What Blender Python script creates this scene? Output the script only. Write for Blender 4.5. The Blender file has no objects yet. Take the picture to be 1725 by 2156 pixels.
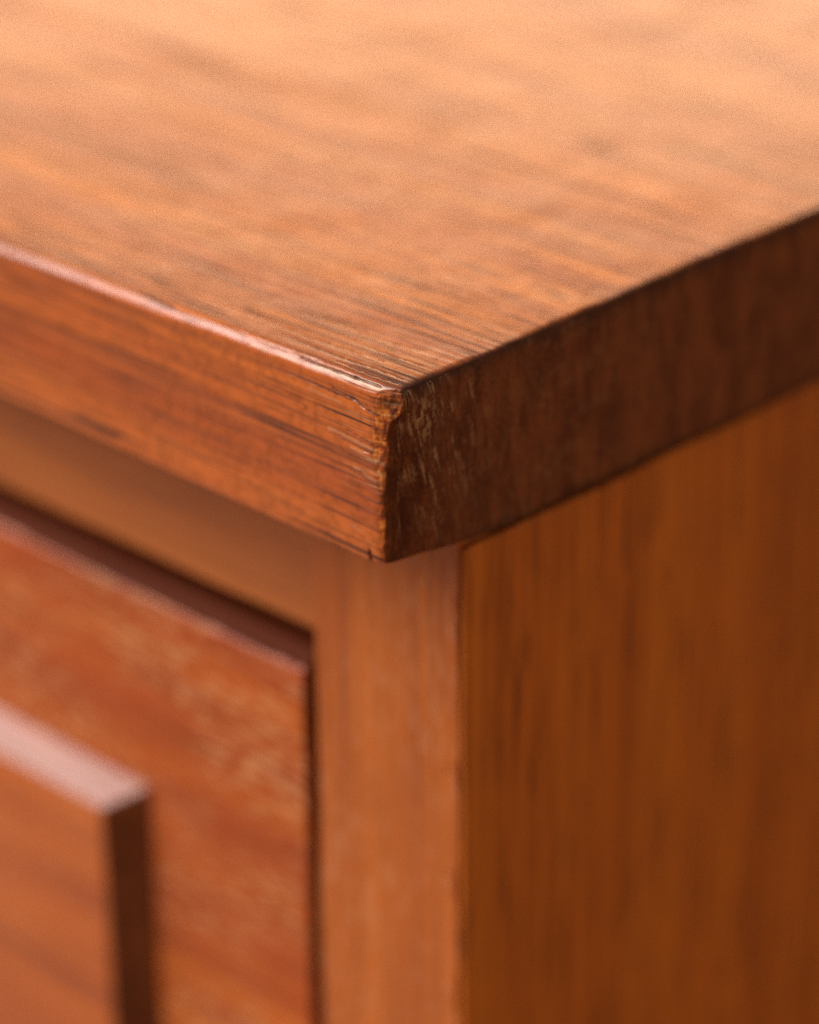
import bpy, math
import numpy as np
from mathutils import Vector, Matrix

S = bpy.context.scene
C = S.collection
MM = 0.001
BASE_Z = 0.300            # height of the corner of the top above the floor (m)

# ------------------------------------------------------------------ camera
cam = bpy.data.cameras.new('camera')
cam_o = bpy.data.objects.new('camera', cam); C.objects.link(cam_o)
pitch, yaw, roll = math.radians(26.11), math.radians(44.156), math.radians(-0.371)
F = Vector((-math.cos(pitch)*math.sin(yaw), math.cos(pitch)*math.cos(yaw), -math.sin(pitch)))
R = F.cross(Vector((0, 0, 1))).normalized(); U = R.cross(F)
R, U = R*math.cos(roll)+U*math.sin(roll), U*math.cos(roll)-R*math.sin(roll)
pos = Vector((254.391, -258.901, 161.607))*MM + Vector((0, 0, BASE_Z))
M = Matrix((R, U, -F)).transposed().to_4x4(); M.translation = pos
cam_o.matrix_world = M
cam.sensor_fit = 'HORIZONTAL'; cam.sensor_width = 24.0
cam.lens = 24.0*6680.96/1725.0
cam.clip_start = 0.01; cam.clip_end = 50
cam.dof.use_dof = True
cam.dof.focus_distance = 0.3985
cam.dof.aperture_fstop = cam.lens/17.0
cam.dof.aperture_blades = 9
S.camera = cam_o

# ------------------------------------------------------------------ world, lamps, exposure
w = bpy.data.worlds.new('World'); S.world = w; w.use_nodes = True
bg = w.node_tree.nodes['Background']
bg.inputs[0].default_value = (1.0, 0.78, 0.62, 1); bg.inputs[1].default_value = 0.24

def area(name, direction, dist, size, power, col):
    l = bpy.data.lights.new(name, 'AREA'); l.shape = 'RECTANGLE'
    l.size, l.size_y = size; l.energy = power; l.color = col
    o = bpy.data.objects.new(name, l); C.objects.link(o)
    d = Vector(direction).normalized()
    o.location = Vector((0, 0, BASE_Z)) + d*dist
    o.rotation_euler = d.to_track_quat('Z', 'Y').to_euler()
    return o
area('window_light', (-.67, -.46, .60), 1.6, (1.2, 1.2), 47, (1.0, .90, .85))
area('far_window_light', (-.56, .72, .15), 2.2, (1.8, 0.75), 14, (1.0, .68, .41))
area('side_fill_light', (.80, .55, .30), 2.4, (2.0, 1.4), 12, (1.0, .76, .54))  # unseen fill lamp, added to brighten the side panel

S.view_settings.view_transform = 'Standard'; S.view_settings.look = 'None'
S.view_settings.exposure = 0.23; S.view_settings.gamma = 1.0
S.cycles.use_denoising = False
S.cycles.max_bounces = 6

# ------------------------------------------------------------------ numpy noise
def _h(ix, iy, iz, seed):
    n = (ix.astype(np.int64)*374761393 + iy.astype(np.int64)*668265263 + iz.astype(np.int64)*2147483647 + seed*144665) & 0xffffffff
    n = ((n ^ (n >> 13))*1274126177) & 0xffffffff
    n = ((n ^ (n >> 16))*2246822519) & 0xffffffff
    return ((n ^ (n >> 15)) & 0xffff)/65535.0
def vnoise(x, y, z=None, seed=0):
    x = np.asarray(x, float); y = np.asarray(y, float)+0*x; z = np.zeros_like(x) if z is None else np.asarray(z, float)+0*x
    i, j, k = np.floor(x), np.floor(y), np.floor(z)
    fx, fy, fz = x-i, y-j, z-k
    fx, fy, fz = [t*t*(3-2*t) for t in (fx, fy, fz)]
    r = 0
    for a in (0, 1):
        for b in (0, 1):
            for c in (0, 1):
                r = r + _h(i+a, j+b, k+c, seed)*(fx if a else 1-fx)*(fy if b else 1-fy)*(fz if c else 1-fz)
    return r
def fbm(x, y, z=None, seed=0, o=3):
    s = 0; t = 0; a = 1.0
    for q in range(o):
        f = 2.0**q
        s = s + a*vnoise(x*f, y*f, None if z is None else z*f, seed+q*17); t += a; a *= .5
    return s/t
def sstep(a, b, x):
    t = np.clip((x-a)/(b-a), 0, 1); return t*t*(3-2*t)

# ------------------------------------------------------------------ wood material
class NT:
    def __init__(s, m):
        s.t = m.node_tree; s.t.nodes.clear()
    def n(s, typ, **kw):
        nd = s.t.nodes.new(typ)
        for k, v in kw.items(): setattr(nd, k, v)
        return nd
    def l(s, a, b): s.t.links.new(a, b)
    def val(s, sock, v):
        if hasattr(v, 'is_linked') or isinstance(v, bpy.types.NodeSocket): s.l(v, sock)
        else: sock.default_value = v
    def math(s, op, a, b=0.0, clamp=False):
        nd = s.n('ShaderNodeMath', operation=op); nd.use_clamp = clamp
        s.val(nd.inputs[0], a); s.val(nd.inputs[1], b); return nd.outputs[0]
    def vmul(s, v, sc):
        nd = s.n('ShaderNodeVectorMath', operation='MULTIPLY'); s.l(v, nd.inputs[0]); nd.inputs[1].default_value = sc; return nd.outputs[0]
    def vadd(s, v, w_):
        nd = s.n('ShaderNodeVectorMath', operation='ADD'); s.l(v, nd.inputs[0]); s.val(nd.inputs[1], w_); return nd.outputs[0]
    def noise(s, v, scale=1.0, detail=2.0, rough=.5, dist=0.0):
        nd = s.n('ShaderNodeTexNoise'); s.l(v, nd.inputs['Vector'])
        nd.inputs['Scale'].default_value = scale; nd.inputs['Detail'].default_value = detail
        nd.inputs['Roughness'].default_value = rough; nd.inputs['Distortion'].default_value = dist
        return nd.outputs['Fac']
    def ramp(s, v, a, b, c=0.0, d=1.0):
        nd = s.n('ShaderNodeMapRange'); nd.interpolation_type = 'SMOOTHSTEP'
        s.val(nd.inputs[0], v); nd.inputs[1].default_value = a; nd.inputs[2].default_value = b
        nd.inputs[3].default_value = c; nd.inputs[4].default_value = d; return nd.outputs[0]
    def mix(s, f, a, b):
        nd = s.n('ShaderNodeMix', data_type='RGBA'); s.val(nd.inputs[0], f)
        for sock, v in ((nd.inputs[6], a), (nd.inputs[7], b)):
            if isinstance(v, tuple): sock.default_value = (*v, 1)
            else: s.l(v, sock)
        return nd.outputs[2]

def wood(name, axis, light, mid, dark, pore=(.03, .010, .006), band=1.0, streak=1.0, pores=1.0, fleck=0.0,
         fleck_col=(.62, .32, .17), rough=.38, coat=.0, wear_shade=False, seed=0.0, spec=.5, bump=.25, scale=1.0, blotch=1.0, lines=0.0):
    """axis: 0/1/2, the direction the grain runs in."""
    m = bpy.data.materials.new(name); m.use_nodes = True; g = NT(m)
    tc = g.n('ShaderNodeTexCoord')
    p = g.vmul(tc.outputs['Object'], (1000*scale,)*3)          # millimetres
    p = g.vadd(p, (seed*31.7, seed*17.3, seed*11.9))
    def st(al, ac):
        v = [ac, ac, ac]; v[axis] = al; return g.vmul(p, tuple(v))
    # slow wander so the figure is not ruler straight
    wn = g.n('ShaderNodeTexNoise'); g.l(st(.012, .03), wn.inputs['Vector']); wn.inputs['Scale'].default_value = 1; wn.inputs['Detail'].default_value = 1
    wv = g.vadd(wn.outputs['Color'], (-.5, -.5, -.5)); amp = [3.5, 3.5, 3.5]; amp[axis] = 0
    p = g.vadd(p, g.vmul(wv, tuple(amp)))
    broad = g.noise(st(.004, .10), 1, 2, .5)
    med = g.noise(st(.0045, .46), 1, 3, .5, .08)
    fine = g.noise(st(.016, 1.7), 1, 3, .55)
    fib = g.noise(st(.35, 7.0), 1, 2, .6)
    blot = g.noise(st(.03, .12), 1, 3, .55)
    col = g.mix(g.ramp(broad, .33, .68), mid, light)
    col = g.mix(g.math('MULTIPLY', g.ramp(med, .50, .76), .66*band), col, dark)
    col = g.mix(g.math('MULTIPLY', g.ramp(blot, .50, .72), .26*band*blotch), col, dark)
    col = g.mix(g.math('MULTIPLY', g.ramp(fine, .52, .74), .62*streak), col, dark)
    col = g.mix(g.math('MULTIPLY', g.ramp(fib, .45, .85), .30*streak), col, dark)
    if fleck:
        fl = g.noise(st(.26, 1.25), 1, 0, .5, .15)
        fm = g.ramp(g.noise(st(.03, .05), 1, 1), .30, .60)
        col = g.mix(g.math('MULTIPLY', g.math('MULTIPLY', g.ramp(fl, .54, .64), fm), fleck), col, fleck_col)
    if lines:
        ln = g.noise(st(.0016, .62), 1, 2, .5); ln2 = g.noise(st(.0022, 1.5), 1, 1, .5)
        col = g.mix(g.math('MULTIPLY', g.ramp(ln, .50, .66), .60*lines), col, dark)
        col = g.mix(g.math('MULTIPLY', g.ramp(ln2, .54, .66), .45*lines), col, dark)
        col = g.mix(g.math('MULTIPLY', g.ramp(ln, .46, .34), .45*lines), col, light)
    # open pores: short dark dashes
    pn = g.noise(st(.028, 1.5), 1, 1.5, .5)
    pn2 = g.noise(g.vadd(st(.05, 3.4), (7.1, 3.3, 5.7)), 1, 1, .5)
    pl = g.noise(st(.02, .12), 1, 1)
    pm = g.math('MULTIPLY', g.ramp(pn, .60, .67), g.ramp(pl, .36, .56))
    pm = g.math('MAXIMUM', pm, g.math('MULTIPLY', g.ramp(pn2, .60, .68), g.ramp(pl, .62, .42, 0, .7)))
    pm = g.math('MULTIPLY', pm, pores)
    col = g.mix(pm, col, pore)
    height = g.math('ADD', g.math('MULTIPLY', fib, .35), g.math('MULTIPLY', fine, .5))
    height = g.math('SUBTRACT', height, g.math('MULTIPLY', pm, .9))
    rg = g.math('ADD', rough, g.math('MULTIPLY', g.math('SUBTRACT', fine, .5), .25))
    rg = g.math('ADD', rg, g.math('MULTIPLY', pm, .25))
    coat_s = g.math('MULTIPLY', g.math('SUBTRACT', 1.0, g.math('MAXIMUM', g.math('MULTIPLY', g.ramp(med, .46, .70), .75), pm)), coat)
    spec_s = spec
    if wear_shade:
        zn = g.n('ShaderNodeAttribute'); zn.attribute_name = 'zone'
        zs_ = g.n('ShaderNodeSeparateColor'); g.l(zn.outputs['Color'], zs_.inputs[0])
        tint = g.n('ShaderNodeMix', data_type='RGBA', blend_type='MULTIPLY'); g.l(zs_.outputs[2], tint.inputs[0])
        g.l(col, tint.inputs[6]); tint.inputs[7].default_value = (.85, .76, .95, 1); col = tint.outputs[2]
        e1 = g.noise(g.vmul(p, (.3, .30, .10)), 1, 3, .6)
        e2 = g.noise(g.vmul(p, (1, 1.6, .22)), 1, 3, .6)
        e3 = g.noise(g.vmul(p, (3.2, 3.2, 1.6)), 1, 2, .6)
        en = g.mix(g.ramp(e1, .36, .64), (.105, .024, .006), (.180, .048, .012))
        en = g.mix(g.math('MULTIPLY', g.ramp(e2, .48, .70), .65), en, (.045, .012, .004))
        en = g.mix(g.math('MULTIPLY', g.ramp(e3, .54, .68), .55), en, (.030, .009, .004))
        en = g.mix(g.math('MULTIPLY', g.ramp(e3, .44, .32), .30), en, (.26, .10, .03))
        col = g.mix(zs_.outputs[0], col, en)
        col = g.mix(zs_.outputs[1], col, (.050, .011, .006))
        coat_s = g.math('MULTIPLY', coat_s, g.math('SUBTRACT', 1.0, zs_.outputs[0]))
        spec_s = g.math('MULTIPLY', g.math('SUBTRACT', 1.0, g.math('MULTIPLY', zs_.outputs[0], .7)), spec)
        rg = g.math('ADD', rg, g.math('MULTIPLY', zs_.outputs[0], .22))
        at = g.n('ShaderNodeAttribute'); at.attribute_name = 'wear_shade'
        sp = g.n('ShaderNodeSeparateColor'); g.l(at.outputs['Color'], sp.inputs[0])
        gr = g.noise(g.vmul(p, (.5, .7, .75)), 1, 3, .55)
        raw = g.mix(g.ramp(gr, .35, .62), (.26, .040, .005), (.70, .22, .030))
        col = g.mix(sp.outputs[0], col, raw)
        col = g.mix(sp.outputs[1], col, (.012, .006, .004))
        col = g.mix(sp.outputs[2], col, (.50, .29, .15))
        rg = g.math('ADD', rg, g.math('MULTIPLY', sp.outputs[1], .4))
    bs = g.n('ShaderNodeBsdfPrincipled'); out = g.n('ShaderNodeOutputMaterial')
    g.l(col, bs.inputs['Base Color']); g.l(rg, bs.inputs['Roughness'])
    g.val(bs.inputs['Specular IOR Level'], spec_s)
    g.val(bs.inputs['Coat Weight'], coat_s); bs.inputs['Coat Roughness'].default_value = .17
    bp = g.n('ShaderNodeBump'); bp.inputs['Strength'].default_value = bump; bp.inputs['Distance'].default_value = .00012
    g.l(height, bp.inputs['Height']); g.l(bp.outputs[0], bs.inputs['Normal'])
    g.l(bs.outputs[0], out.inputs[0])
    return m

M_TOP = wood('wood_top', 0, (.60, .158, .012), (.43, .088, .007), (.105, .018, .007), blotch=.2, wear_shade=True, rough=.31, pores=1.0, bump=.3, spec=.40, coat=.30, band=.45, streak=1.0, lines=.75)
M_POST = wood('wood_post', 2, (.50, .134, .017), (.38, .090, .011), (.18, .040, .008), rough=.45, spec=.4, pores=.2, seed=5, band=.9, streak=1.1, fleck=.18, lines=.35)
M_SIDE = wood('wood_side', 2, (.49, .132, .011), (.44, .110, .009), (.15, .032, .004), rough=.52, pores=1.0, seed=10, spec=.18, band=.85, lines=.55)
M_RAIL = wood('wood_rail', 0, (.42, .120, .018), (.34, .088, .013), (.17, .038, .008), rough=.5, pores=.2, seed=11)
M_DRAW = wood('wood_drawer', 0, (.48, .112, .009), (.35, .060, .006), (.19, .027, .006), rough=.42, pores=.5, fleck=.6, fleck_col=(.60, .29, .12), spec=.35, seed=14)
M_EDGE_SHADE = wood('wood_moulding_shade', 0, (.13, .026, .005), (.09, .017, .004), (.05, .009, .003), rough=.6, pores=.2, seed=15, spec=.12)  # drawer border: shade under the top's overhang put into a darker colour
M_PANEL = wood('wood_panel', 0, (.46, .108, .011), (.34, .068, .007), (.18, .032, .006), fleck=.25, fleck_col=(.58, .24, .09), rough=.34, pores=.2, seed=17)
M_PEND = wood('wood_panel_end', 1, (.22, .065, .016), (.16, .042, .010), (.08, .02, .006), rough=.55, pores=.2, seed=19, spec=.2)
M_PBEV = wood('wood_panel_bevel', 0, (.34, .088, .026), (.26, .060, .018), (.10, .024, .012), rough=.40, pores=.6, seed=29, spec=.50, streak=1.2)
M_INNER = wood('wood_carcass', 0, (.14, .05, .016), (.10, .034, .010), (.05, .016, .006), rough=.7, pores=.2, seed=21, spec=.2)
M_FLOOR = wood('floor_wood', 0, (.36, .22, .13), (.30, .18, .10), (.16, .09, .05), rough=.5, pores=.2, seed=25, scale=.3)

# ------------------------------------------------------------------ mesh helpers
root = bpy.data.objects.new('wooden_cabinet', None); C.objects.link(root)
root.location = (0, 0, 0)
root['label'] = 'reddish brown wooden cabinet with a chipped corner on its thick top above a drawer'
root['category'] = 'cabinet'

def link(name, verts, faces, mats, parent=None, smooth=True, mi=None, attr=None, zone=None):
    me = bpy.data.meshes.new(name)
    v = np.asarray(verts, np.float32)*MM; f = np.asarray(faces, np.int32)
    me.vertices.add(len(v)); me.vertices.foreach_set('co', v.ravel())
    k = f.shape[1]
    me.loops.add(f.size); me.loops.foreach_set('vertex_index', f.ravel())
    me.polygons.add(len(f)); me.polygons.foreach_set('loop_start', np.arange(0, f.size, k, dtype=np.int32))
    me.polygons.foreach_set('loop_total', np.full(len(f), k, np.int32))
    for m in mats: me.materials.append(m)
    if mi is not None: me.polygons.foreach_set('material_index', np.asarray(mi, np.int32))
    me.polygons.foreach_set('use_smooth', np.full(len(f), smooth))
    if attr is not None:
        a = me.color_attributes.new('wear_shade', 'FLOAT_COLOR', 'POINT')
        a.data.foreach_set('color', np.asarray(attr, np.float32).ravel())
    if zone is not None:
        a = me.color_attributes.new('zone', 'FLOAT_COLOR', 'POINT')
        a.data.foreach_set('color', np.asarray(zone, np.float32).ravel())
    me.update(calc_edges=True); me.validate()
    o = bpy.data.objects.new(name, me); C.objects.link(o)
    if parent is not None: o.parent = parent
    return o

def grid_box(xs, ys, zs):
    """closed box surface on the three coordinate lists; verts, quads (outward), face id 0..5 = -x +x -y +y -z +z"""
    V = []; Fc = []; I = []; off = 0
    def add(A, B, fn, flip, fid):
        nonlocal off
        a, b = np.meshgrid(A, B, indexing='ij'); V.append(fn(a, b).reshape(-1, 3))
        n, m = a.shape; idx = np.arange(n*m).reshape(n, m)+off; off += n*m
        q = np.stack([idx[:-1, :-1], idx[1:, :-1], idx[1:, 1:], idx[:-1, 1:]], -1).reshape(-1, 4)
        if flip: q = q[:, ::-1]
        Fc.append(q); I.append(np.full(len(q), fid))
    k = lambda c, a: np.full_like(a, c)
    add(ys, zs, lambda a, b: np.stack([k(xs[0], a), a, b], -1), True, 0)
    add(ys, zs, lambda a, b: np.stack([k(xs[-1], a), a, b], -1), False, 1)
    add(xs, zs, lambda a, b: np.stack([a, k(ys[0], a), b], -1), False, 2)
    add(xs, zs, lambda a, b: np.stack([a, k(ys[-1], a), b], -1), True, 3)
    add(xs, ys, lambda a, b: np.stack([a, b, k(zs[0], a)], -1), True, 4)
    add(xs, ys, lambda a, b: np.stack([a, b, k(zs[-1], a)], -1), False, 5)
    V = np.concatenate(V); Fc = np.concatenate(Fc); I = np.concatenate(I)
    key = np.round(V*1e4).astype(np.int64)
    _, first, inv = np.unique(key, axis=0, return_index=True, return_inverse=True)
    return V[first].copy(), inv.ravel()[Fc], I

def spaced(a, b, fine, n_fine, grow=1.12, mx=12.0):
    """from a towards b: n_fine steps of size fine, then growing"""
    s = 1 if b > a else -1; L = abs(b-a); t = [0.0]; d = fine
    while t[-1] < L:
        if len(t) > n_fine: d = min(d*grow, mx)
        t.append(t[-1]+d)
    t = np.array(t); t = t[:-1] if L-t[-2] < d*.4 and len(t) > 2 else t
    t[-1] = L
    return a+s*t
def both(a, b, fine, n, grow=1.25, mx=8.0):
    """fine at both ends"""
    h = (a+b)/2; l = spaced(a, h, fine, n, grow, mx); r = spaced(b, h, fine, n, grow, mx)
    return np.unique(np.round(np.concatenate([l, r]), 5))

def round_edge(V, ia, pa, sa, ib, pb, sb, r):
    """round the edge between plane coordinate ia = pa (outward sign sa) and ib = pb (outward sign sb)"""
    u = (pa-V[:, ia])*sa; v = (pb-V[:, ib])*sb
    r = r if np.ndim(r) else np.full(len(V), float(r))
    k = (u < r) & (v < r)
    du = (r-u)[k]; dv = (r-v)[k]; L = np.sqrt(du*du+dv*dv); s = np.minimum(1, r[k]/np.maximum(L, 1e-9))
    # points on a square corner slide evenly round the arc
    V[k, ia] = pa-sa*(r[k]-du*s); V[k, ib] = pb-sb*(r[k]-dv*s)

def panel(name, x0, x1, y0, y1, z0, z1, mat, r=.5, parent=None, fine=.15, wob=.0, seed=0, post=None, ysplit=None, zstep=None):
    """board with rounded arrises and a hint of unevenness"""
    xs, ys, zs = both(x0, x1, fine, 8), both(y0, y1, fine, 8), both(z0, z1, fine, 8)
    if ysplit is not None: ys = np.unique(np.concatenate([ys, [ysplit-.01, ysplit+.01]]))
    if zstep: zs = np.unique(np.concatenate([zs, np.arange(z0+3, z1-3, zstep)]))
    V, Q, I = grid_box(xs, ys, zs)
    lim = {0: (x0, x1), 1: (y0, y1), 2: (z0, z1)}
    for a, b in ((0, 1), (0, 2), (1, 2)):
        for ea in (0, 1):
            for eb in (0, 1):
                rr = r*(.6+.8*vnoise(V[:, 3-a-b]*.09, V[:, 3-a-b]*0, seed=seed+a*7+ea+eb*3))
                round_edge(V, a, lim[a][ea], ea*2-1, b, lim[b][eb], eb*2-1, rr)
    if post: post(V)
    if wob:
        for a in range(3):
            V[:, a] += wob*(fbm(V[:, 0]*.05, V[:, 1]*.05, V[:, 2]*.05, seed=seed+a*31, o=2)-.5)
    return link(name, V, Q, [mat], parent or root), V

Z0 = BASE_Z*1000          # every part is written with the top's corner at z = 0 and lifted by this
def up(o): o.data.transform(Matrix.Translation((0, 0, BASE_Z)))

# ------------------------------------------------------------------ the top, with its worn corner
ZT, ZB = .6, -25.4
W, D = 480.0, 380.0
XR = 1.2
xs = np.sort(spaced(XR, -W, .15, 300, 1.10, 10))
ys = spaced(0, D, .2, 120, 1.10, 10)
zs = np.arange(0, 174)/173.0*(ZT-ZB)+ZB
V, Q, I = grid_box(xs, ys, zs)
P0 = V.copy(); X, Y, Z = P0.T
on_front = (Y < 1e-6); on_top = (Z > ZT-1e-6); on_side = (X > XR-1e-6)
near = np.exp(-(X**2+Y**2)/(2*16.0**2))           # closeness to the vertical corner edge
# arrises
zc = (Z-ZB)/(ZT-ZB)
rv = .7+1.7*sstep(-.5, -3.5, Z)+.6*sstep(.3, 0, zc)+.5*fbm(Z*.35, Z*0, seed=4)
round_edge(V, 0, XR, 1, 1, 0, -1, rv)
ra = 1.8+.6*(fbm(X*.05, X*0, seed=9)-.5)+.5*near*(fbm(X*.6, X*0, seed=10)-.3)
round_edge(V, 2, ZT, 1, 1, 0, -1, ra)
rs = .9+.8*sstep(.55, .8, fbm(Y*.09, Y*0, seed=12))
round_edge(V, 2, ZT, 1, 0, XR, 1, rs)
rb = 1.0+.5*(fbm(X*.08, X*0, seed=14)-.5)
round_edge(V, 2, ZB, -1, 1, 0, -1, rb)
rbs = .5+1.6*np.exp(-Y/6.0)+.3*fbm(Y*.2, Y*0, seed=15)
round_edge(V, 2, ZB, -1, 0, XR, 1, rbs)
# worn facet on the vertical edge, and the knocked-off tip below
def cut(n, c):
    n = np.array(n, float); n /= np.linalg.norm(n)
    s = V@n-c; k = s > 0; V[k] -= s[k, None]*n; return np.where(k, s, 0)
chip = fbm(X*.55+3, Y*.55, Z*.75, seed=21, o=4)
rag = .6*fbm(Z*.45+Y*.2, X*.3+2.0, seed=23, o=3)+.4*fbm(Z*1.3, X*.6, Y*.6, seed=24, o=3)
n1 = np.array((.36, -.93, .03)); n1 /= np.linalg.norm(n1)
edge_x = -2.95-.7*np.exp(-((Z+8)/4.0)**2)-.5*sstep(-12, -22, Z)+1.7*(rag-.5)+.5*(chip-.5)
s1 = cut(n1, n1[0]*edge_x+n1[2]*Z*.5-.40*(chip-.5)*(1-.6*sstep(-12, -20, Z)))
s2 = cut((.45, -.42, .79), .05+.5*(fbm(X*.9, Y*.9, Z*.9, seed=26)-.5))
s4 = cut((.85, -.52, 0), -1.6+2.3*sstep(-6.0, -.1, Z)+.30*(fbm(Z*.35, Z*0, seed=27)-.5)+.07*(chip-.5))
s3 = cut((.60, -.10, -.79), (XR-1.2)*.6+ZB*-.79-1.6+.25*(chip-.5))
s5 = cut((.25, -.35, -.90), 21.5)
E2 = np.unique(np.sort(np.concatenate([Q[:, [0, 1]], Q[:, [1, 2]], Q[:, [2, 3]], Q[:, [3, 0]]]), 1), axis=0)
cz_ = (P0[:, 0] > -9) & (P0[:, 1] < 9)
E2 = E2[cz_[E2].all(1)]
deg = np.bincount(E2.ravel(), minlength=len(V)).astype(float)
soft = np.where(cz_, sstep(9, 6, np.hypot(P0[:, 0], P0[:, 1])), 0)*(deg > 2)
for _ in range(26):
    acc = np.stack([np.bincount(E2[:, 0], V[E2[:, 1], q], len(V))+np.bincount(E2[:, 1], V[E2[:, 0], q], len(V)) for q in range(3)], 1)
    V += (soft*.7)[:, None]*(acc/np.maximum(deg, 1)[:, None]-V)
facet = np.clip((s1)/.10, 0, 1)
# fibres: long low ridges on the faces, torn up towards the corner
torn = np.exp(-((X+2)/5.0)**2)*(Y < 3)*sstep(-20, -15, Z)
rid = fbm(X*.10, Z*2.6, seed=31, o=3)-.5
rid2 = fbm(X*.30, Z*4.5, seed=33, o=2)-.5
dy = np.where(on_front, .035*rid+.02*rid2+torn*(.12*rid2+.16*rid), 0)
V[:, 1] -= dy*sstep(.0, .35, np.abs(Z-ZT))
ridt = fbm(X*.06, Y*2.2, seed=35, o=3)-.5
V[:, 2] += np.where(on_top, (.030+.05*near)*ridt, 0)
# end grain of the side: pitted, saw-marked
eg = fbm(Y*1.4, Z*.7+Y*.3, seed=37, o=3)-.5
V[:, 0] += np.where(on_side, .10*eg+.10*(vnoise(Y*.6+Z*.15, Z*.05, seed=38)-.5), 0)*sstep(0, 1.0, Y)
# the board is a little thinner to the left than to the back
zm = (ZT+ZB)/2
V[:, 2] = zm+(V[:, 2]-zm)*(1+.0011*np.clip(X, -75, 0)+.0006*np.clip(Y, 0, 80))
# gentle unevenness everywhere
V += .16*(np.stack([fbm(X*.10, Y*.10, Z*.10, seed=41+q, o=2) for q in range(3)], 1)-.5)
wear_shade = np.zeros((len(V), 4)); wear_shade[:, 3] = 1
wear_shade[:, 0] = facet*sstep(.40, .56, chip+.22*np.exp(-((Z+6.5)/3.5)**2)+.05)*(.55+.45*np.exp(-((Z+7)/5.0)**2))
wear_shade[:, 1] = facet*sstep(.58, .74, fbm(X*.7, Y*.7, Z*.7, seed=51, o=4))*.4
wear_shade[:, 0] *= np.clip(1-s4/.06, 0, 1)*(.25+.75*sstep(-1.2, -3.8, Z+1.5*(chip-.5))); wear_shade[:, 1] *= np.clip(1-s4/.06, .3, 1)
# hair-thin torn fibres running into the corner on the front, dirty pores on the top near the edges
tm = (s4 <= 0)*on_front*np.exp(-((X+3)/6.0)**2)*sstep(-17, -13, Z+2*(chip-.5))
wear_shade[:, 2] = np.maximum(wear_shade[:, 2], .40*tm*sstep(.60, .74, fbm(X*.13, Z*3.4, seed=53, o=3)))
wear_shade[:, 1] = np.maximum(wear_shade[:, 1], .60*tm*sstep(.60, .74, fbm(X*.13+9, Z*3.4, seed=54, o=3)))
tt = on_top*np.exp(-np.clip(Y, 0, None)/14.0)*np.exp(-np.clip(-X, 0, None)/45.0)
wear_shade[:, 1] = np.maximum(wear_shade[:, 1], .70*tt*sstep(.56, .70, fbm(X*.05, Y*3.4, seed=55, o=3)))
# cracks and lifted splinters: polyline grooves in face coordinates (mm)
def seg_dist(a, b, pts):
    d = 1e9; along = np.zeros(len(a))
    for (ax, ay), (bx, by) in zip(pts[:-1], pts[1:]):
        vx, vy = bx-ax, by-ay; t = np.clip(((a-ax)*vx+(b-ay)*vy)/(vx*vx+vy*vy), 0, 1)
        d = np.minimum(d, np.hypot(a-ax-t*vx, b-ay-t*vy))
    return d
def groove(mask, a, b, pts, wid, depth, axis, sgn, dark=.9, seed=0):
    q = b+.18*(fbm(a*.8, a*0, seed=seed, o=3)-.5)*2
    x0_ = min(p_[0] for p_ in pts); x1_ = max(p_[0] for p_ in pts)
    tp = np.sqrt(np.sin(np.pi*np.clip((a-x0_+.3)/(x1_-x0_+.6), 0.001, .999)))
    wv = wid*(.15+.85*tp)*(.45+1.1*vnoise(a*1.3, a*0, seed=seed+1))
    g_ = np.where(mask, np.exp(-(seg_dist(a, q, pts)/wv)**2), 0)
    V[:, axis] -= sgn*depth*g_
    wear_shade[:, 1] = np.maximum(wear_shade[:, 1], dark*g_)
def pale(mask, a, b, pts, wid, amt, ch=2, lift=0.0, axis=1, sgn=-1, seed=0):
    q = b+.15*(fbm(a*.9, a*0, seed=seed, o=3)-.5)*2
    wv = wid*(.4+1.2*vnoise(a*1.1, a*0, seed=seed+1))
    g_ = np.where(mask, np.exp(-(seg_dist(a, q, pts)/wv)**2), 0)
    wear_shade[:, ch] = np.maximum(wear_shade[:, ch], amt*g_)
    if lift: V[:, axis] += sgn*lift*g_
T_, Fm, Sm = on_top, on_front, on_side
A_ = np.where(on_top, Y, Z-ZT); Am = on_top | on_front          # distance across the front arris, unrolled
def agroove(pts, wid, depth, dark, seed):
    V1 = V[:, 1].copy(); groove(Am, X, A_, pts, wid, depth*.7, 1, -1, dark, seed)
    V[:, 2] -= (V[:, 1]-V1)
agroove([(-17, .55), (-11, .25), (-6, .35), (-2.5, .3)], .24, .40, .95, 61)
agroove([(-30, .9), (-22, .6), (-14, .9)], .12, .12, .6, 62)
pale(Am, X, A_, [(-14, -.15), (-8, -.35), (-2.5, -.25)], .34, .85, seed=71)
pale(Am, X, A_, [(-26, -.9), (-16, -.8), (-9, -.9)], .14, .55, seed=72)
groove(T_, X, Y, [(-24, 3.9), (-12, 3.5), (-3, 3.8), (.2, 3.4)], .17, .18, 2, 1, .8, seed=63)
groove(T_, X, Y, [(-40, 6.2), (-20, 5.6), (-7, 6.0)], .16, .13, 2, 1, .7, seed=65)
groove(T_, X, Y, [(-17, 8.4), (-7, 8.0), (-1, 8.3)], .12, .08, 2, 1, .65, seed=67)
groove(T_, X, Y, [(-12, 2.2), (-5, 2.0), (-1, 2.3)], .18, .18, 2, 1, .8, seed=69)
groove(T_, X, Y, [(-30, 11.6), (-16, 11.0), (-6, 11.4)], .14, .08, 2, 1, .6, seed=60)
groove(Fm, X, Z, [(-10.5, -2.2), (-6.5, -2.6), (-4.2, -3.4), (-2.0, -3.6)], .20, .20, 1, -1, .8, seed=75)
groove(Fm, X, Z, [(-19, -2.3), (-12, -2.6), (-7, -2.8)], .13, .12, 1, -1, .6, seed=77)
groove(Fm, X, Z, [(-12, -8.4), (-6, -8.9), (-3, -9.4)], .09, .12, 1, -1, .6, seed=79)
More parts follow.
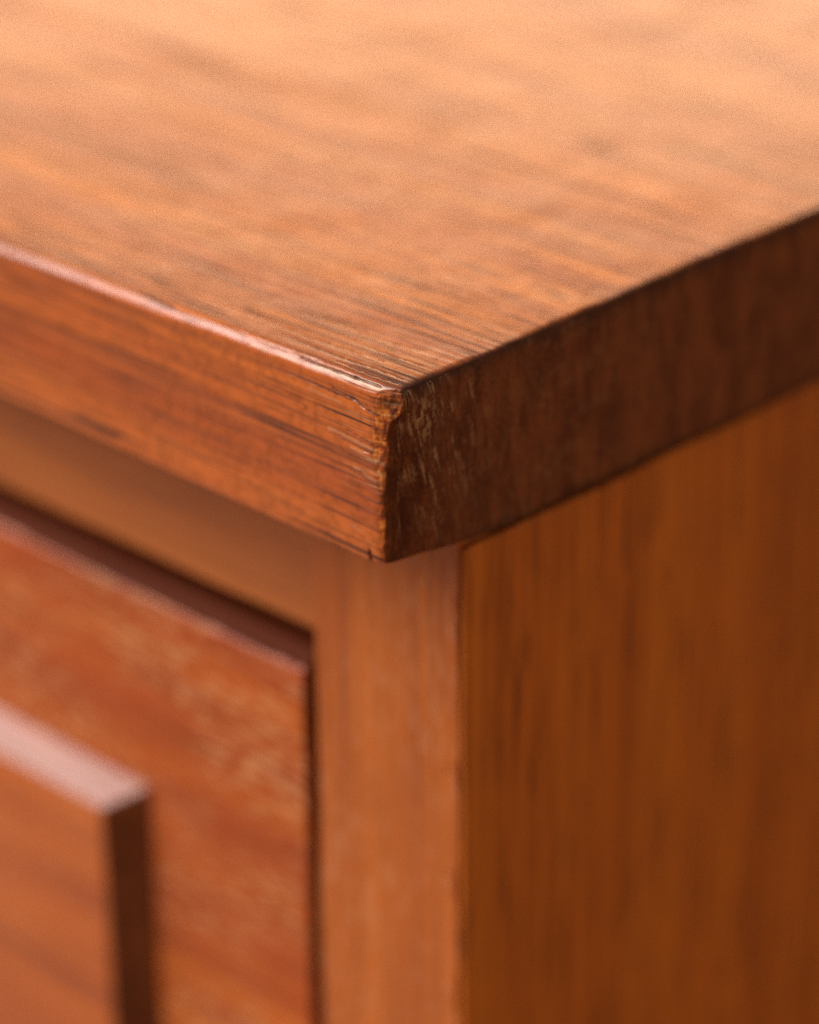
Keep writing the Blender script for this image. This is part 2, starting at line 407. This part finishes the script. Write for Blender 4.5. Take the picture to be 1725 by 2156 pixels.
groove(Fm, X, Z, [(-8, -7.2), (-5, -7.5), (-3, -7.8)], .11, .16, 1, -1, .6, seed=81)
groove(Fm, X, Z, [(-7.5, -12.6), (-4.4, -13.3), (-2.2, -13.8)], .10, .12, 1, -1, .6, seed=83)
groove(Fm, X, Z, [(-4.3, -23.6), (-4.0, -24.9)], .28, .35, 1, -1, .9, seed=85)
pale(Fm, X, Z, [(-11.3, -7.9), (-7, -8.2), (-2.8, -8.7)], .20, .50, lift=.06, seed=87)
pale(Fm, X, Z, [(-7.2, -9.4), (-2.5, -10.0)], .17, .45, lift=.05, seed=89)
pale(Fm, X, Z, [(-6.6, -12.0), (-2.4, -12.9)], .18, .42, lift=.06, seed=91)
pale(Fm, X, Z, [(-15, -3.3), (-9, -3.7)], .13, .35, lift=.03, seed=93)
pale(Fm, X, Z, [(-7.5, -20.6), (-6.0, -21.0)], .15, .40, seed=95)
# scuffed lighter patch on the side near the corner
tilt = Y+.22*Z
hair = fbm(tilt*4.6, Z*.45+Y*.2, seed=97, o=4)
cl = fbm(tilt*.7, Z*.4, seed=98, o=3)
sc = np.where(Sm, sstep(.50, .72, hair)*sstep(.40, .62, cl)*np.exp(-(np.clip(Y-5, 0, None)/11.0)**2)*sstep(-24, -14, Z-.3*Y+4), 0)
wear_shade[:, 2] = np.maximum(wear_shade[:, 2], .48*sc)
sc = np.where(Sm, sstep(.48, .62, fbm(tilt*2.8, Z*1.1, seed=100, o=4))*np.exp(-((Y-4.4+(Z+4)*.10)/2.0)**2)*np.exp(-((Z+4.5)/3.2)**2), 0)
wear_shade[:, 2] = np.maximum(wear_shade[:, 2], .6*sc)
sc = np.where(Sm, sstep(.55, .75, hair)*np.exp(-((Y-30)/18.0)**2), 0)
wear_shade[:, 2] = np.maximum(wear_shade[:, 2], .10*sc)
# uneven dark upper rim; the gap's shade painted along the end's lower edge
rim = np.where(Sm, np.exp(-(np.clip(ZT-Z, 0, None)/(.6+2.2*fbm(Y*.25, Y*0, seed=101)))**2), 0)
low = np.where(Sm, np.exp(-((Z-ZB)/(.5+1.4*fbm(Y*.2, Y*0, seed=103)))**2), 0)
wear_shade[:, 1] = np.maximum(wear_shade[:, 1], np.maximum(.55*rim, .8*low))
rimt = np.where(on_top, np.exp(-(np.clip(XR-X, 0, None)/(.3+1.6*fbm(Y*.22, Y*0, seed=105)))**2), 0)
wear_shade[:, 1] = np.maximum(wear_shade[:, 1], .6*rimt)
# small crumbs on the worn strip
cr = facet*(fbm(X*1.6, Y*1.6, Z*1.6, seed=111, o=3)-.5)
V[:, 1] += .26*cr; V[:, 0] -= .12*cr
zone = np.zeros((len(V), 4)); zone[:, 3] = 1
jag = fbm(X*1.1, Y*1.1, Z*1.1, seed=113, o=4)-.5
zone[:, 0] = np.maximum(np.where(on_side & ~on_top, 1, 0), np.where(on_front | on_top, sstep(-.05, .22, s4+.25*jag), 0))
zone[:, 0] = np.maximum(zone[:, 0], np.where(on_top, np.exp(-(np.clip(XR-X, 0, None)/(.5+1.4*fbm(Y*.3, Y*0, seed=115, o=3)))**4), 0))
dc = np.hypot(np.clip(XR-X, 0, None)*.55, np.clip(Y, 0, None))
zone[:, 1] = np.where(on_top, .62*np.exp(-dc/6.5)*(.5+fbm(X*.15, Y*.8, seed=117, o=3))+.45*np.exp(-np.clip(XR-X, 0, None)/3.0)*fbm(Y*.2, X*.3, seed=119), 0)
zone[:, 1] = np.maximum(zone[:, 1], np.where(on_front, .5*np.exp(-((XR-X)/4.0)**2)*sstep(.40, .65, fbm(X*.5, Z*.6, seed=121, o=3)), 0))
zone[:, 1] = np.clip(zone[:, 1], 0, .8)*(1-wear_shade[:, 0])
zone[:, 1] = np.maximum(zone[:, 1], np.where(on_side, (.25+.75*fbm(Y*.45, Z*.3, seed=123, o=3))*.75*np.exp(-Y/9.0), 0))
zone[:, 1] = np.maximum(zone[:, 1], np.where(Am, .75*np.exp(-((A_-.2)/1.0)**2)*sstep(.48, .66, fbm(X*.16, A_*.5, seed=125, o=4))*np.exp(np.clip(X, None, 0)/40), 0))
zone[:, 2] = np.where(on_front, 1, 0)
zone[:, 1] = np.where(P0[:, 2] < ZB+1e-6, .85, zone[:, 1])      # underside painted dark to give the gap below its shade
top = link('top', V, Q, [M_TOP], root, True, None, wear_shade, zone); up(top)

# ------------------------------------------------------------------ the carcass under the top
YP = 15.5                       # front plane of the corner post
ZF = -290.0                     # foot of the post
XL = -30.9
o, _ = panel('corner_post', XL, -2.9, YP, YP+6, ZF, ZB-.05, M_POST, .45, wob=.5, seed=3, zstep=.6,
              post=lambda V: V.__setitem__((slice(None), 0), V[:, 0]-np.where(V[:, 0] > -5, .5*sstep(.50, .80, fbm(V[:, 2]*.11, V[:, 1]*.2, seed=7, o=4))*np.exp(-((V[:, 1]-YP)/1.5)**2), 0))); up(o)
o, _ = panel('corner_post', -W+2, -W+31, YP, YP+28, ZF, ZB-.05, M_POST, .45, wob=.5, seed=4); up(o)
def clad(V):
    V[:, 2] += np.where(V[:, 2] > ZB-4, .9*(fbm(V[:, 1]*.11, 0*V[:, 1], seed=131, o=3)-.5)+.35*np.exp(-(V[:, 1]-YP)/9), 0)
    V[:, 0] = np.where((V[:, 1] < YP+6.3) & (V[:, 0] < -2.8), -2.8, V[:, 0])      # rebated behind the post
o, _ = panel('side_panel', -20.0, -1.85, YP+.3, D-8, ZF+20, ZB-3.0, M_SIDE, .35, wob=.25, seed=5, post=clad, ysplit=YP+6.3); up(o)
o, _ = panel('side_panel', -W+2.45, -W+20, YP+28.05, D-8, ZF+20, ZB-.05, M_SIDE, .3, wob=.3, seed=6); up(o)
o, _ = panel('back_panel', -W+20.1, -20.1, D-20, D-10, ZF+20, ZB-.05, M_INNER, .3, seed=7); up(o)
o, _ = panel('top_rail', -W+31.1, XL-.5, YP+2.8, YP+20, -53.2, ZB-.05, M_RAIL, .6, wob=.3, seed=8); up(o)
o, _ = panel('bottom_rail', -W+31.1, XL-.1, YP+2.0, YP+20, -262, -232, M_RAIL, .6, wob=.3, seed=9); up(o)
o, _ = panel('bottom_board', -W+20.1, -20.1, YP+20.1, D-20.1, -262, -246, M_INNER, .3, seed=10); up(o)

# drawer front with a moulded (chamfered) border, and the raised field on it
xd0, xd1, zd0, zd1 = -W+33.0, -32.9, -230.5, -56.3
yd = 16.4
def fielded(name, x0, x1, z0, z1, yf, yb, cx, cz, dep, step, mats, parent, r=.5, seed=0, fine=.2, wob=.3):
    """slab whose front face (y = yf) has a sloping border (cx wide at the sides, cz above and below) that falls
    dep backwards; step = height of the small ledge between border and field"""
    n = int(max(cx, cz)/fine)+12
    xs, ys, zs = both(x0, x1, fine, n), both(yf, yb, fine, 6), both(z0, z1, fine, n)
    V, Q, I = grid_box(xs, ys, zs)
    ex = np.minimum(V[:, 0]-x0, x1-V[:, 0])/cx; ez = np.minimum(V[:, 2]-z0, z1-V[:, 2])/cz
    e = np.minimum(ex, ez)
    e = e-.06*np.exp(-np.abs(ex-ez)*6)+.05*(fbm(V[:, 0]*.3, V[:, 0]*0, V[:, 2]*.3, seed=seed+9, o=2)-.5)
    h = (dep-step)*np.clip(1-e, 0, 1)+step*(1-sstep(.92, 1.12, e))
    front = np.clip((yb-V[:, 1])/(yb-yf), 0, 1)
    V[:, 1] += front*(h+.10*np.exp(-((e-1.12)/.10)**2))
    for a in range(3):
        V[:, a] += wob*(fbm(V[:, 0]*.06, V[:, 1]*.06, V[:, 2]*.06, seed=seed+a*31, o=2)-.5)
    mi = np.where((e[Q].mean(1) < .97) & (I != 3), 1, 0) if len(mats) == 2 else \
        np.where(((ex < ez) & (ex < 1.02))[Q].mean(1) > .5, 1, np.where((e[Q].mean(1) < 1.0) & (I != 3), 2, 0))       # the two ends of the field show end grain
    o = link(name, V, Q, mats, parent, True, mi); up(o); return o
dr = fielded('drawer_front', xd0, xd1, zd0, zd1, yd, yd+18, 1.4, 3.0, 1.6, .55, [M_DRAW, M_EDGE_SHADE], root, seed=60)
rp = fielded('raised_panel', -W+69, -69.3, -190, -93.0, yd-5.4, yd+.4, 5.5, 3.9, 5.3, 0.0, [M_PANEL, M_PEND, M_PBEV], dr, seed=70)

# ------------------------------------------------------------------ floor
xs = np.linspace(-3000, 3000, 31); ys = np.linspace(-3000, 3000, 31)
a, b = np.meshgrid(xs, ys, indexing='ij'); idx = np.arange(a.size).reshape(a.shape)
q = np.stack([idx[:-1, :-1], idx[1:, :-1], idx[1:, 1:], idx[:-1, 1:]], -1).reshape(-1, 4)
fl = link('floor', np.stack([a, b, 0*a+BASE_Z*1000+ZF], -1).reshape(-1, 3), q, [M_FLOOR])
fl['kind'] = 'structure'; fl['label'] = 'brown floor under the wooden cabinet'
